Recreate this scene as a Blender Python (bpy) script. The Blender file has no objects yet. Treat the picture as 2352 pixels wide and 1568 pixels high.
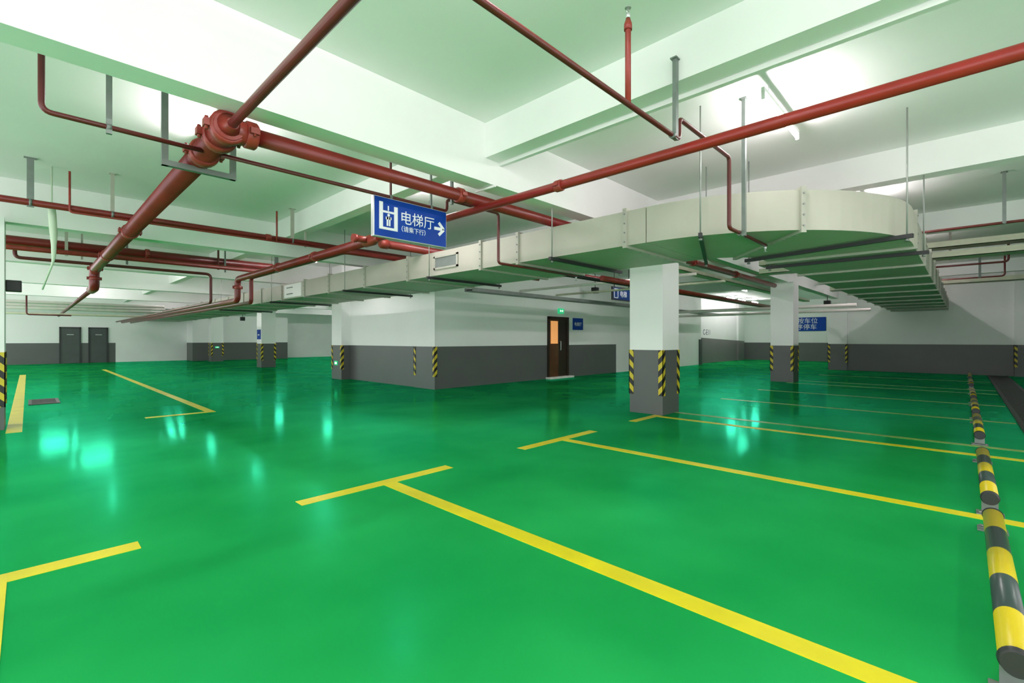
import bpy, bmesh, math
from mathutils import Vector, Matrix
PI = math.pi
sc = bpy.context.scene
COL = sc.collection
H = 1.3                       # eye height; z = H + e

# ------------------------------------------------------------------ materials
def new_mat(name):
    m = bpy.data.materials.new(name); m.use_nodes = True
    nt = m.node_tree
    return m, nt, nt.nodes['Principled BSDF']

def plain(name, col, rough=0.5, metal=0.0, noise=0.0, nscale=4.0, coat=0.0, bump=0.0, bscale=60.0):
    m, nt, b = new_mat(name)
    b.inputs['Base Color'].default_value = (*col, 1)
    b.inputs['Roughness'].default_value = rough
    b.inputs['Metallic'].default_value = metal
    if coat:
        b.inputs['Coat Weight'].default_value = coat
        b.inputs['Coat Roughness'].default_value = 0.08
    tc = nt.nodes.new('ShaderNodeTexCoord')
    if noise:
        n = nt.nodes.new('ShaderNodeTexNoise'); n.inputs['Scale'].default_value = nscale
        n.inputs['Detail'].default_value = 5
        nt.links.new(tc.outputs['Object'], n.inputs['Vector'])
        r = nt.nodes.new('ShaderNodeValToRGB')
        r.color_ramp.elements[0].position = .3; r.color_ramp.elements[1].position = .7
        r.color_ramp.elements[0].color = (*[c * (1 - noise) for c in col], 1)
        r.color_ramp.elements[1].color = (*[min(1, c * (1 + noise)) for c in col], 1)
        nt.links.new(n.outputs['Fac'], r.inputs['Fac'])
        nt.links.new(r.outputs['Color'], b.inputs['Base Color'])
    if bump:
        n2 = nt.nodes.new('ShaderNodeTexNoise'); n2.inputs['Scale'].default_value = bscale
        bp = nt.nodes.new('ShaderNodeBump'); bp.inputs['Strength'].default_value = bump
        bp.inputs['Distance'].default_value = .01
        nt.links.new(tc.outputs['Object'], n2.inputs['Vector'])
        nt.links.new(n2.outputs['Fac'], bp.inputs['Height'])
        nt.links.new(bp.outputs['Normal'], b.inputs['Normal'])
    return m

def emit(name, col, strength):
    m, nt, b = new_mat(name)
    b.inputs['Base Color'].default_value = (*col, 1)
    b.inputs['Emission Color'].default_value = (*col, 1)
    b.inputs['Emission Strength'].default_value = strength
    return m

def math_node(nt, op, a, b=None):
    n = nt.nodes.new('ShaderNodeMath'); n.operation = op
    for i, v in enumerate((a, b)):
        if v is None: continue
        if hasattr(v, 'is_output'): nt.links.new(v, n.inputs[i])
        else: n.inputs[i].default_value = v
    return n.outputs[0]

WHITE = (0.86, 0.87, 0.86)
GREY = (0.102, 0.105, 0.105)

def dado(name, top, slope=0.0, x0=0.0, grey=GREY):
    """white plaster above, satin grey paint below the height TOP (world height)."""
    m, nt, b = new_mat(name)
    g = nt.nodes.new('ShaderNodeNewGeometry')
    s = nt.nodes.new('ShaderNodeSeparateXYZ'); nt.links.new(g.outputs['Position'], s.inputs[0])
    h = math_node(nt, 'ADD', s.outputs['Z'], math_node(nt, 'MULTIPLY', math_node(nt, 'SUBTRACT', s.outputs['X'], x0), slope))
    f = math_node(nt, 'LESS_THAN', h, top)
    n = nt.nodes.new('ShaderNodeTexNoise'); n.inputs['Scale'].default_value = 1.3; n.inputs['Detail'].default_value = 4
    nt.links.new(g.outputs['Position'], n.inputs['Vector'])
    def ramp(c, k):
        r = nt.nodes.new('ShaderNodeValToRGB')
        r.color_ramp.elements[0].color = (*[v * (1 - k) for v in c], 1)
        r.color_ramp.elements[1].color = (*[v * (1 + k) for v in c], 1)
        nt.links.new(n.outputs['Fac'], r.inputs['Fac']); return r
    mx = nt.nodes.new('ShaderNodeMix'); mx.data_type = 'RGBA'
    nt.links.new(f, mx.inputs['Factor'])
    nt.links.new(ramp(WHITE, .03).outputs['Color'], mx.inputs['A'])
    nt.links.new(ramp(grey, .10).outputs['Color'], mx.inputs['B'])
    nt.links.new(mx.outputs['Result'], b.inputs['Base Color'])
    r = math_node(nt, 'SUBTRACT', 0.7, math_node(nt, 'MULTIPLY', f, 0.28))
    nt.links.new(r, b.inputs['Roughness'])
    return m

def stripes(name, vec, period, ca, cb, rough=.45):
    """bands across the direction VEC in object space"""
    m, nt, b = new_mat(name)
    tc = nt.nodes.new('ShaderNodeTexCoord')
    d = nt.nodes.new('ShaderNodeVectorMath'); d.operation = 'DOT_PRODUCT'
    nt.links.new(tc.outputs['Object'], d.inputs[0]); d.inputs[1].default_value = vec
    fr = math_node(nt, 'FRACT', math_node(nt, 'DIVIDE', math_node(nt, 'ADD', d.outputs['Value'], 100 * period), period))
    f = math_node(nt, 'LESS_THAN', fr, .5)
    mx = nt.nodes.new('ShaderNodeMix'); mx.data_type = 'RGBA'
    nt.links.new(f, mx.inputs['Factor'])
    mx.inputs['A'].default_value = (*cb, 1); mx.inputs['B'].default_value = (*ca, 1)
    nt.links.new(mx.outputs['Result'], b.inputs['Base Color'])
    b.inputs['Roughness'].default_value = rough
    return m

def floor_mat():
    m, nt, b = new_mat('green_epoxy')
    out = nt.nodes['Material Output']
    g = nt.nodes.new('ShaderNodeNewGeometry')
    n = nt.nodes.new('ShaderNodeTexNoise'); n.inputs['Scale'].default_value = .75
    n.inputs['Detail'].default_value = 3; n.inputs['Roughness'].default_value = .45
    nt.links.new(g.outputs['Position'], n.inputs['Vector'])
    r = nt.nodes.new('ShaderNodeValToRGB')
    e = r.color_ramp.elements
    e[0].position = .30; e[0].color = (0.008, 0.262, 0.052, 1)
    e[1].position = .74; e[1].color = (0.022, 0.395, 0.092, 1)
    nt.links.new(n.outputs['Fac'], r.inputs['Fac'])
    nt.links.new(r.outputs['Color'], b.inputs['Base Color'])
    b.inputs['Specular IOR Level'].default_value = 0.0
    b.inputs['Roughness'].default_value = .8
    # pigmented glossy top coat : rougher near the camera to mute lamp reflections, smoother farther off
    gl = []
    for ro in (.26, .12):
        q = nt.nodes.new('ShaderNodeBsdfGlossy'); q.inputs['Roughness'].default_value = ro
        q.inputs['Color'].default_value = (.05, .93, .54, 1); gl.append(q)
    vl = nt.nodes.new('ShaderNodeVectorMath'); vl.operation = 'LENGTH'
    nt.links.new(g.outputs['Position'], vl.inputs[0])
    wr = nt.nodes.new('ShaderNodeMapRange'); wr.interpolation_type = 'SMOOTHSTEP'
    wr.inputs['From Min'].default_value = 3.5; wr.inputs['From Max'].default_value = 9.0
    wr.inputs['To Min'].default_value = .04; wr.inputs['To Max'].default_value = .96
    nt.links.new(vl.outputs['Value'], wr.inputs['Value'])
    mg = nt.nodes.new('ShaderNodeMixShader')
    nt.links.new(wr.outputs['Result'], mg.inputs['Fac'])
    nt.links.new(gl[0].outputs[0], mg.inputs[1]); nt.links.new(gl[1].outputs[0], mg.inputs[2])
    fr = nt.nodes.new('ShaderNodeFresnel'); fr.inputs['IOR'].default_value = 1.28
    mx = nt.nodes.new('ShaderNodeMixShader')
    nt.links.new(math_node(nt, 'MINIMUM', fr.outputs[0], .45), mx.inputs['Fac'])
    nt.links.new(b.outputs[0], mx.inputs[1]); nt.links.new(mg.outputs[0], mx.inputs[2])
    nt.links.new(mx.outputs[0], out.inputs['Surface'])
    return m

M = {}
M['floor'] = floor_mat()
M['white'] = plain('white_plaster', WHITE, .7, noise=.03, nscale=1.2)
M['ceiling'] = plain('white_ceiling', (.84, .85, .84), .75, noise=.03, nscale=.8)
M['dado'] = dado('white_and_grey_wall_paint', 1.12)
M['dado_ramp'] = dado('white_and_lit_grey_sloped_paint', 1.43, .0288, 25.0, (.17, .165, .165))  # paler grey stands in for the stronger light on this wall
M['yellow'] = plain('yellow_line_paint', (.76, .65, .008), .35, noise=.10, nscale=3)
M['yellow_old'] = plain('worn_yellow_line_paint', (.24, .42, .07), .3, noise=.2, nscale=3)
M['red'] = plain('red_pipe_paint', (.185, .017, .014), .32, noise=.15, nscale=3)
M['red_vivid'] = plain('vivid_red_pipe_paint', (.30, .019, .015), .34, noise=.12, nscale=3)
M['red_fit'] = plain('red_fitting_paint', (.28, .034, .024), .38, noise=.2, nscale=12)
M['red_thin'] = plain('dark_red_pipe_paint', (.11, .016, .013), .36, noise=.15, nscale=4)
M['steel'] = plain('galvanised_strut', (.20, .23, .215), .45, .35, noise=.1, nscale=8)
M['rod'] = plain('steel_rod', (.32, .34, .32), .45, .4)
M['duct'] = plain('galvanised_duct', (.44, .43, .365), .50, .0, noise=.07, nscale=1.6)
M['flange'] = plain('duct_flange', (.40, .40, .34), .45, .0, noise=.06, nscale=6)
M['bolt'] = plain('bolt_steel', (.25, .26, .25), .4, .7)
M['tray'] = plain('cable_tray_paint', (.62, .62, .48), .5, .1, noise=.08, nscale=5)
M['pale'] = plain('pale_pipe_paint', (.84, .78, .75), .45, noise=.05, nscale=4)
M['dark'] = plain('dark_steel', (.035, .035, .038), .45, .3)
M['black'] = plain('black_plastic', (.012, .012, .014), .5)
M['dark_door'] = plain('grey_metal_door', (.060, .070, .070), .42, noise=.08, nscale=3)
M['brown'] = plain('brown_door', (.085, .030, .010), .4, noise=.2, nscale=5)
M['brown_dark'] = plain('dark_brown_frame', (.022, .010, .006), .4)
M['blue'] = plain('blue_sign_face', (.003, .050, .34), .40, noise=.1, nscale=4)
M['blue'].node_tree.nodes['Principled BSDF'].inputs['Specular IOR Level'].default_value = .15
M['blue_dark'] = plain('dark_blue_sign_face', (.012, .04, .16), .3)
M['signwhite'] = plain('sign_white', (.80, .84, .86), .4)
M['alu'] = plain('aluminium_edge', (.6, .63, .62), .35, .6)
M['ink'] = plain('dark_blue_wall_lettering', (.02, .025, .10), .6)
M['greensign'] = emit('green_exit_sign', (.02, .42, .17), .8)
M['greenwhite'] = emit('exit_sign_pictogram', (.8, 1.0, .85), 1.0)
M['tube'] = emit('fluorescent_tube', (1.0, .905, .94), 165.0)
M['glasswarm'] = emit('glowing_door_glass', (.85, .36, .12), .55)  # emission stands in for the warm-lit wall behind the doorway
M['fixture'] = plain('white_fixture', (.85, .86, .85), .4)
M['stopper'] = stripes('yellow_black_bands', (1, 0, 0), .80, (.62, .48, .010), (.035, .060, .055), .3)
M['haz_a'] = stripes('hazard_stripes_a', (-1, 1, 1), .21, (.62, .48, .02), (.010, .007, .009))
M['haz_b'] = stripes('hazard_stripes_b', (1, -1, 1), .21, (.62, .48, .02), (.010, .007, .009))
M['wrap'] = plain('pale_green_cable_wrap', (.55, .68, .52), .5)

# ------------------------------------------------------------------ geometry helpers
def box(bm, lo, hi):
    lo = Vector(lo); hi = Vector(hi)
    r = bmesh.ops.create_cube(bm, size=1)
    bmesh.ops.scale(bm, vec=hi - lo, verts=r['verts'])
    bmesh.ops.translate(bm, vec=(lo + hi) / 2, verts=r['verts'])
    return r['verts']

def bbox_(bm, lo, hi, bev=.004):
    v = box(bm, lo, hi)
    ed = list({e for x in v for e in x.link_edges})
    bmesh.ops.bevel(bm, geom=ed, offset=bev, segments=2, affect='EDGES', profile=.6)

def fillet(pts, fr, n=6):
    pts = [Vector(p) for p in pts]
    if fr <= 0 or len(pts) < 3: return pts
    out = [pts[0]]
    for a, p, c in zip(pts, pts[1:], pts[2:]):
        u = (a - p); v = (c - p)
        k = min(fr, u.length * .49, v.length * .49)
        u.normalize(); v.normalize()
        if abs(u.dot(v)) > .999: out.append(p); continue
        s, e = p + u * k, p + v * k
        for i in range(n + 1):
            t = i / n
            out.append(s.lerp(p, t).lerp(p.lerp(e, t), t))
    out.append(pts[-1])
    return out

def sweep(bm, pts, r, fr=0.0, seg=14, radii=None):
    pts = fillet(pts, fr)
    n = len(pts)
    tang = []
    for i in range(n):
        a = pts[max(i - 1, 0)]; b = pts[min(i + 1, n - 1)]
        tang.append((b - a).normalized())
    up = Vector((0, 0, 1)) if abs(tang[0].z) < .9 else Vector((0, 1, 0))
    nx = tang[0].cross(up).normalized()
    rings = []
    for i in range(n):
        if i:
            q = tang[i - 1].rotation_difference(tang[i]); nx = (q @ nx).normalized()
        ny = tang[i].cross(nx).normalized()
        rr = radii[min(i, len(radii) - 1)] if radii else r
        rings.append([bm.verts.new(pts[i] + (nx * math.cos(2 * PI * k / seg) + ny * math.sin(2 * PI * k / seg)) * rr) for k in range(seg)])
    for a, b in zip(rings, rings[1:]):
        for k in range(seg):
            f = bm.faces.new((a[k], a[(k + 1) % seg], b[(k + 1) % seg], b[k])); f.smooth = True
    bm.faces.new(rings[0][::-1]); bm.faces.new(rings[-1])

def prism_poly(bm, poly, z0, z1):
    lo = [bm.verts.new((x, y, z0)) for x, y in poly]
    hi = [bm.verts.new((x, y, z1)) for x, y in poly]
    n = len(poly)
    for i in range(n):
        bm.faces.new((lo[i], lo[(i + 1) % n], hi[(i + 1) % n], hi[i]))
    bm.faces.new(lo[::-1]); bm.faces.new(hi)

def wloc(o):
    v = Vector((0, 0, 0))
    while o is not None:
        v += o.location; o = o.parent
    return v

def obj(name, bm, mat, parent=None, loc=None):
    """one mesh object; BM is in world coordinates"""
    base = wloc(parent) if parent else Vector((0, 0, 0))
    origin = Vector(loc) if loc is not None else base
    bmesh.ops.recalc_face_normals(bm, faces=bm.faces)
    bmesh.ops.translate(bm, vec=-origin, verts=bm.verts)
    me = bpy.data.meshes.new(name); bm.to_mesh(me); bm.free()
    me.materials.append(M[mat] if isinstance(mat, str) else mat)
    o = bpy.data.objects.new(name, me); COL.objects.link(o)
    if parent: o.parent = parent
    o.location = origin - base
    return o

def B(): return bmesh.new()

def tag(o, label, cat, group=None):
    o['label'] = label; o['category'] = cat
    o['kind'] = 'thing'
    if group: o['group'] = group
    return o

def thing(name, label, cat, loc, group=None):
    o = bpy.data.objects.new(name, None); o.empty_display_size = .1
    COL.objects.link(o); o.location = loc
    return tag(o, label, cat, group)

def struct(name, bm, mat, loc=(0, 0, 0), parent=None):
    o = obj(name, bm, mat, parent, None if parent else loc)
    if not parent: o['kind'] = 'structure'
    return o

def dup(root, loc, label=None, group=None):
    r = root.copy(); COL.objects.link(r); r.location = loc
    if label: r['label'] = label
    if group: r['group'] = group
    for ch in list(root.children):
        c = ch.copy(); COL.objects.link(c); c.parent = r
        for g in list(ch.children):
            d = g.copy(); COL.objects.link(d); d.parent = c
    return r

def lettering(text, size, mat, parent, org, axis, name='lettering', depth=.004, align='LEFT', sx=1.0):
    """solid letters; ORG is the baseline start, AXIS the direction the line is read in, standing upright"""
    cu = bpy.data.curves.new('t', 'FONT'); cu.body = text; cu.size = size; cu.extrude = depth / 2
    cu.align_x = align; cu.resolution_u = 3
    to = bpy.data.objects.new('t', cu); COL.objects.link(to)
    dg = bpy.context.evaluated_depsgraph_get(); dg.update()
    me = bpy.data.meshes.new_from_object(to.evaluated_get(dg))
    bpy.data.objects.remove(to)
    ax = Vector(axis).normalized(); up = Vector((0, 0, 1)); nrm = ax.cross(up)
    mt = Matrix((( *(ax * sx), ), ( *up, ), ( *nrm, ))).transposed().to_4x4()
    mt.translation = Vector(org) - wloc(parent)
    me.transform(mt)
    me.name = name; me.materials.clear(); me.materials.append(M[mat])
    o = bpy.data.objects.new(name, me); COL.objects.link(o); o.parent = parent
    return o

# ------------------------------------------------------------------ camera
cam = bpy.data.cameras.new('camera'); co = bpy.data.objects.new('camera', cam); COL.objects.link(co)
cam.sensor_width = 36; cam.lens = 1074 / 2352 * 36
cam.shift_y = -4 / 2352
cam.clip_end = 200
co.location = (0, 0, H)
co.rotation_euler = (PI / 2, 0, math.radians(-45.97))
sc.camera = co

# ------------------------------------------------------------------ setting
CZ = 3.74
bm = B(); box(bm, (-5, -4.6, -.2), (34, 36.2, 0)); struct('floor', bm, 'floor')
bm = B(); box(bm, (-5, -4.6, CZ), (34, 36.2, CZ + .2)); struct('ceiling', bm, 'ceiling')
bm = B(); box(bm, (7.5, -4.8, 0), (24.3, -4.6, CZ)); struct('wall_near_blocker', bm, 'dado')  # unseen wall, added to keep open-side light off the right half
bm = B(); box(bm, (-5, 35.5, 0), (3.53, 35.8, CZ)); struct('wall_far', bm, 'dado')
bm = B(); box(bm, (3.53, 35.5, 0), (7.0, 35.8, CZ)); struct('wall_far_plain', bm, 'white')
bm = B(); box(bm, (7.0, 34.0, 0), (12.6, 35.8, CZ)); struct('wall_far_right', bm, 'dado')
bm = B(); box(bm, (12.6, 35.5, 0), (34, 35.8, CZ)); struct('wall_far_end', bm, 'white')
bm = B(); box(bm, (7.4, 9.95, 0), (16.25, 15.6, CZ)); box(bm, (7.36, 9.92, 0), (7.4, 10.85, CZ)); struct('wall_core', bm, 'dado')
bm = B(); box(bm, (16.25, 9.95, 0), (24.6, 15.6, CZ)); struct('wall_core_right', bm, 'white')
bm = B(); box(bm, (24.6, 10.35, 0), (31.2, 10.8, CZ)); box(bm, (31.2, 10.25, 0), (32.3, 10.8, CZ)); struct('wall_ramp', bm, 'dado_ramp')
bm = B(); box(bm, (33.0, 4.0, 0), (33.4, 12, CZ)); struct('wall_back', bm, 'dado')
bm = B(); box(bm, (24.3, -4.6, 0), (33.4, 4.25, CZ)); box(bm, (24.18, 3.57, 0), (24.3, 4.25, CZ)); box(bm, (24.18, -1.9, 0), (24.3, -1.28, CZ))
struct('wall_right', bm, 'dado')
bm = B(); box(bm, (24.30, 9.90, 0), (24.62, 9.95, 1.32)); struct('trim_1', bm, 'dark_door')

# beams : main ones along X, secondary ones along Y
BZ, SZ = H + 1.776, H + 2.05
for (y0, y1) in ((-4.5, -4.2), (3.88, 4.13), (10.36, 10.62), (15.4, 15.7), (20.9, 21.2), (26.7, 27.0), (32.8, 33.1)):
    bm = B(); box(bm, (-5, y0, BZ), (33 if y0 < 9 else (24.6 if y0 < 15 else 33), y1, CZ)); struct('ceiling_beam', bm, 'white')
for (x0, x1) in ((-4.7, -4.5), (3.58, 3.78), (7.70, 7.95), (12.0, 12.2), (16.3, 16.5), (20.4, 20.6)):
    bm = B(); box(bm, (x0, -4.6, SZ), (x1, 35.5, CZ)); struct('ceiling_beam', bm, 'white')

# doors in the far wall
for i, (x0, x1) in enumerate(((1.17, 2.05), (2.35, 3.20))):
    r = bpy.data.objects.new('door_%d' % (i + 1), None); COL.objects.link(r); r.location = (x0, 35.5, 0); r['kind'] = 'structure'
    bm = B(); box(bm, (x0, 35.42, 0), (x0 + .07, 35.5, 2.0)); box(bm, (x1 - .07, 35.42, 0), (x1, 35.5, 2.0)); box(bm, (x0, 35.42, 1.93), (x1, 35.5, 2.0))
    obj('door_frame', bm, 'dark', r)
    bm = B(); box(bm, (x0 + .07, 35.45, .01), (x1 - .07, 35.5, 1.93)); box(bm, (x0 + .07, 35.435, 1.08), (x1 - .07, 35.45, 1.13)); obj('door_leaf', bm, 'dark_door', r)
    bm = B(); box(bm, (x0 + .3, 35.43, 1.57), (x0 + .58, 35.45, 1.60)); obj('door_plate', bm, 'alu', r)
# brown door in the lift core
r = bpy.data.objects.new('door_3', None); COL.objects.link(r); r.location = (12.0, 9.95, 0); r['kind'] = 'structure'
bm = B(); box(bm, (11.97, 9.90, .06), (12.05, 9.95, 2.08)); box(bm, (13.0, 9.90, .06), (13.1, 9.95, 2.08)); box(bm, (11.97, 9.90, 2.0), (13.1, 9.95, 2.08)); obj('door_frame', bm, 'brown_dark', r)
bm = B(); box(bm, (12.05, 9.93, .06), (12.55, 9.95, 2.0)); obj('door_leaf', bm, 'brown', r)
bm = B(); box(bm, (12.13, 9.915, 1.17), (12.50, 9.93, 1.93)); obj('door_glass', bm, 'glasswarm', r)
bm = B(); box(bm, (12.55, 9.93, .06), (13.0, 9.95, 2.0)); obj('door_leaf', bm, 'brown_dark', r)
bm = B(); sweep(bm, [(12.62, 9.93, .95), (12.62, 9.88, .95), (12.62, 9.88, 1.25), (12.62, 9.93, 1.25)], .012, .02, 8); obj('door_handle', bm, 'alu', r)
bm = B(); box(bm, (11.9, 9.75, 0), (13.2, 9.95, .06)); obj('threshold', bm, 'pale', r)

# white conduit along the far lower edge of the secondary beam
bm = B(); box(bm, (3.80, -4.6, SZ - .035), (3.85, 3.88, SZ + .015))
o = obj('cable_conduit', bm, 'fixture', None, (3.8, -3, SZ)); tag(o, 'white cable conduit clipped along the bottom edge of the cross beam', 'conduit')
bm = B(); sweep(bm, [(3.70, 3.84, BZ - .02), (3.70, 4.17, BZ - .02)], .014, 0, 8)
o = obj('conduit_stub', bm, 'fixture', None, (3.7, 3.84, BZ)); tag(o, 'short white conduit stub crossing under the main beam by the blue hanging sign', 'conduit')

# ------------------------------------------------------------------ columns with corner guards
def guard(parent, x, y, dx, dy, mat, z0=.33, z1=1.12, w=.075):
    """L plate wrapped on the corner (x,y); dx,dy point into the column"""
    t = .012
    bm = B()
    def span(a, b): return (min(a, b), max(a, b))
    xa = span(x - dx * t, x + dx * w); ya = span(y - dy * t, y + dy * 0.0)
    box(bm, (xa[0], ya[0], z0), (xa[1], ya[1], z1))
    xb = span(x - dx * t, x); yb = span(y - dy * t, y + dy * w)
    box(bm, (xb[0], yb[0], z0), (xb[1], yb[1], z1))
    return obj('corner_guard', bm, mat, parent)

def column(label, x0, y0, x1, y1, top=BZ, corners=(0, 1, 2)):
    r = thing('concrete_column', label, 'column', ((x0 + x1) / 2, (y0 + y1) / 2, 0), 'columns of the car park')
    bm = B(); box(bm, (x0, y0, 0), (x1, y1, top)); obj('shaft', bm, 'dado', r)
    cs = [(x0, y0, 1, 1, 'haz_a'), (x0, y1, 1, -1, 'haz_b'), (x1, y0, -1, 1, 'haz_b'), (x1, y1, -1, -1, 'haz_a')]
    for k in corners: guard(r, *cs[k])
    return r
c1 = column('white and grey column nearest the camera, beneath the bend of the air duct', 7.57, 3.72, 8.20, 4.35, corners=(0, 1, 2, 3))
c2 = column('white and grey column standing before the blue wall sign on the right', 16.2, 3.74, 16.83, 4.37, corners=(0, 1, 2, 3))
c3 = column('far column with a small blue plate on its left side', 7.57, 23.6, 8.20, 24.23, corners=(0, 1, 2, 3))
c4 = column('farthest column, in front of the grey wall, with a small green exit sign', 7.57, 32.2, 8.20, 32.79, corners=(0, 1, 2, 3))
c5 = column('column cut off by the left picture edge beside a yellow floor line', -.87, 9.95, -.24, 10.58, corners=(0, 2, 3))
c6 = column('half column standing out from the left end of the lift core wall', 7.10, 14.6, 7.40, 15.3, CZ, corners=(0, 1))
# guards on wall edges are things of their own (the wall carries them)
def wall_guard(label, x, y, dx, dy, mat):
    r = thing('corner_guard_plate', label, 'corner guard', (x, y, .33), 'corner guards on wall edges')
    o = guard(r, x, y, dx, dy, mat); o.name = 'striped_plate'; return r
wall_guard('black and yellow guard on the near corner of the lift core', 7.36, 9.92, 1, 1, 'haz_a')
wall_guard('black and yellow guard left of the lift core corner, on the side wall', 7.36, 10.85, 1, -1, 'haz_b')
wall_guard('black and yellow guard on the left edge of the right wall end', 24.18, 4.25, 1, -1, 'haz_b')
wall_guard('black and yellow guard right of the right wall end, by the duct shadow', 24.18, 3.57, 1, 1, 'haz_a')
wall_guard('black and yellow guard on the right wall pilaster behind the wheel stops', 24.18, -1.28, 1, -1, 'haz_b')

# ------------------------------------------------------------------ floor markings
def line(label, rects, mat='yellow', group='yellow bay markings'):
    x0, y0, x1, y1 = rects[0][1:]
    r = thing('bay_marking', label, 'floor marking', ((x0 + x1) / 2, (y0 + y1) / 2, 0), group)
    for k, (nm, a, b_, c, d) in enumerate(rects):
        bm = B(); box(bm, (a, b_, 0), (c, d, .002 + .001 * k)); obj(nm, bm, mat, r)
    return r
TY0, TY1 = 3.73, 3.86
line('yellow floor corner mark at the lower left of the floor', [('cross_bar', -.9, TY0 - .04, .49, TY1 - .03), ('stem', -.21, -2, -.08, TY1 - .04)])
line('widest yellow T mark running to the bottom edge of the floor', [('cross_bar', 1.49, TY0, 3.0, TY1), ('stem', 2.21, -2, 2.34, TY0)])
line('yellow T mark between the nearest T and the nearest column', [('cross_bar', 4.08, TY0, 5.6, TY1), ('stem', 4.79, -2, 4.91, TY0)])
line('yellow bay line touching the foot of the nearest column', [('cross_bar', 6.68, TY0, 7.55, TY1), ('stem', 7.37, -.58, 7.49, TY0)])
line('thin yellow line just behind the line at the nearest column', [('stem', 8.0, -.58, 8.12, TY1)], 'yellow_old')
line('faint yellow bay line, third past the nearest column', [('stem', 10.57, -.58, 10.69, TY1)], 'yellow_old')
line('faint yellow bay line midway between the two right columns', [('stem', 13.15, -.58, 13.27, TY1)], 'yellow_old')
line('faint yellow bay line at the foot of the second column', [('stem', 15.9, -.58, 16.02, TY1)], 'yellow_old')
line('faint yellow bay line just past the second column', [('stem', 17.0, -.58, 17.12, TY1)], 'yellow_old')
line('faint yellow bay line nearest the right wall', [('stem', 20.3, -.58, 20.42, TY1)], 'yellow_old')
line('broad yellow line beside the column at the left edge', [('stem', -.22, 9.55, -.06, 25.0)])
line('yellow line leading to the two grey doors', [('stem', 2.22, 9.85, 2.36, 27.0), ('cross_bar', 1.35, 9.72, 2.36, 9.85)], 'yellow')

# ------------------------------------------------------------------ wheel stops
def wheel_stop(x0, x1, label):
    r = thing('wheel_stop', label, 'wheel stop', (x0, -.14, 0), 'striped pipe wheel stops')
    y, z, R = -.14, .115, .05
    bm = B(); sweep(bm, [(x0 + .03, y, z), (x1 - .03, y, z)], R, 0, 24); obj('striped_tube', bm, 'stopper', r)
    for s, x in ((1, x0), (-1, x1)):
        bm = B(); sweep(bm, [(x, y, z), (x + s * .03, y, z), (x + s * .031, y, z)], R, 0, 24, [.046, .054, .054]); obj('end_cap', bm, 'dark', r)
        bm = B()
        bbox_(bm, (x - .07 if s > 0 else x - .05, y - .075, 0), (x + .05 if s > 0 else x + .07, y + .075, .010), .003)
        box(bm, (x + s * .045 - .006, y - .045, 0.008), (x + s * .045 + .006, y + .045, z - .03))
        f = obj('foot', bm, 'steel', r)
        for by in (-.055, .055):
            bm = B(); sweep(bm, [(x - s * .04, y + by, .008), (x - s * .04, y + by, .022)], .011, 0, 6); obj('bolt', bm, 'bolt', f)
    return r
ws = wheel_stop(2.50, 4.55, 'nearest black and yellow pipe wheel stop at the lower right')
for (x, lab) in ((4.98, 'second black and yellow wheel stop, behind the nearest one'), (8.2, 'third wheel stop, just past the twin yellow lines'),
                 (10.85, 'fourth wheel stop in the row along the right side'), (13.5, 'fifth wheel stop in the row along the right side'),
                 (17.2, 'sixth wheel stop, second before the right wall'), (20.6, 'last wheel stop in the row, at the foot of the right wall')):
    dup(ws, (x, -.14, 0), lab)
# drain channel beside the stops
r = thing('drain_channel', 'black slotted drain channel beside the wheel stops', 'drain', (9, -.85, 0))
bm = B(); box(bm, (5, -1.12, 0), (24.1, -1.06, .02)); box(bm, (5, -.66, 0), (24.1, -.60, .02)); obj('channel_frame', bm, 'dark', r)
bm = B()
for i in range(95): box(bm, (5 + i * .2, -1.06, .001), (5.16 + i * .2, -.66, .016))
box(bm, (5, -1.06, 0), (24.1, -.66, .004)); obj('slotted_cover', bm, 'black', r)
r = thing('floor_drain', 'dark floor drain grate beside the yellow line on the left', 'drain', (.2, 13.9, 0))
bm = B(); box(bm, (.0, 13.4, 0), (.05, 14.4, .012)); box(bm, (.41, 13.4, 0), (.46, 14.4, .012)); box(bm, (.0, 13.35, 0), (.46, 13.4, .012)); box(bm, (.0, 14.4, 0), (.46, 14.45, .012)); obj('drain_frame', bm, 'dark', r)
bm = B()
for i in range(10): box(bm, (.05, 13.42 + i * .1, 0), (.41, 13.48 + i * .1, .010))
obj('grate', bm, 'black', r)

# ------------------------------------------------------------------ fluorescent battens
LZ = 3.54
def batten(x, y, label):
    r = thing('fluorescent_light', label, 'ceiling light', (x, y, CZ), 'fluorescent battens')
    bm = B(); bbox_(bm, (x - .63, y - .016, LZ + .045), (x + .63, y + .016, LZ + .085), .004); obj('housing', bm, 'fixture', r)
    for s in (-1, 1):
        bm = B(); bbox_(bm, (x + s * .615 - .012, y - .016, LZ - .022), (x + s * .615 + .012, y + .016, LZ + .05), .003); obj('lamp_holder', bm, 'fixture', r)
        bm = B(); sweep(bm, [(x + s * .45, y, LZ + .08), (x + s * .45, y, CZ)], .004, 0, 6); obj('hanging_rod', bm, 'fixture', r)
    bm = B(); sweep(bm, [(x - .60, y, LZ), (x + .60, y, LZ)], .014, 0, 10); obj('tube', bm, 'tube', r)
    return r
b0 = batten(5.32, 1.33, 'lit fluorescent tube on the ceiling above the long red pipe on the right')
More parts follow.
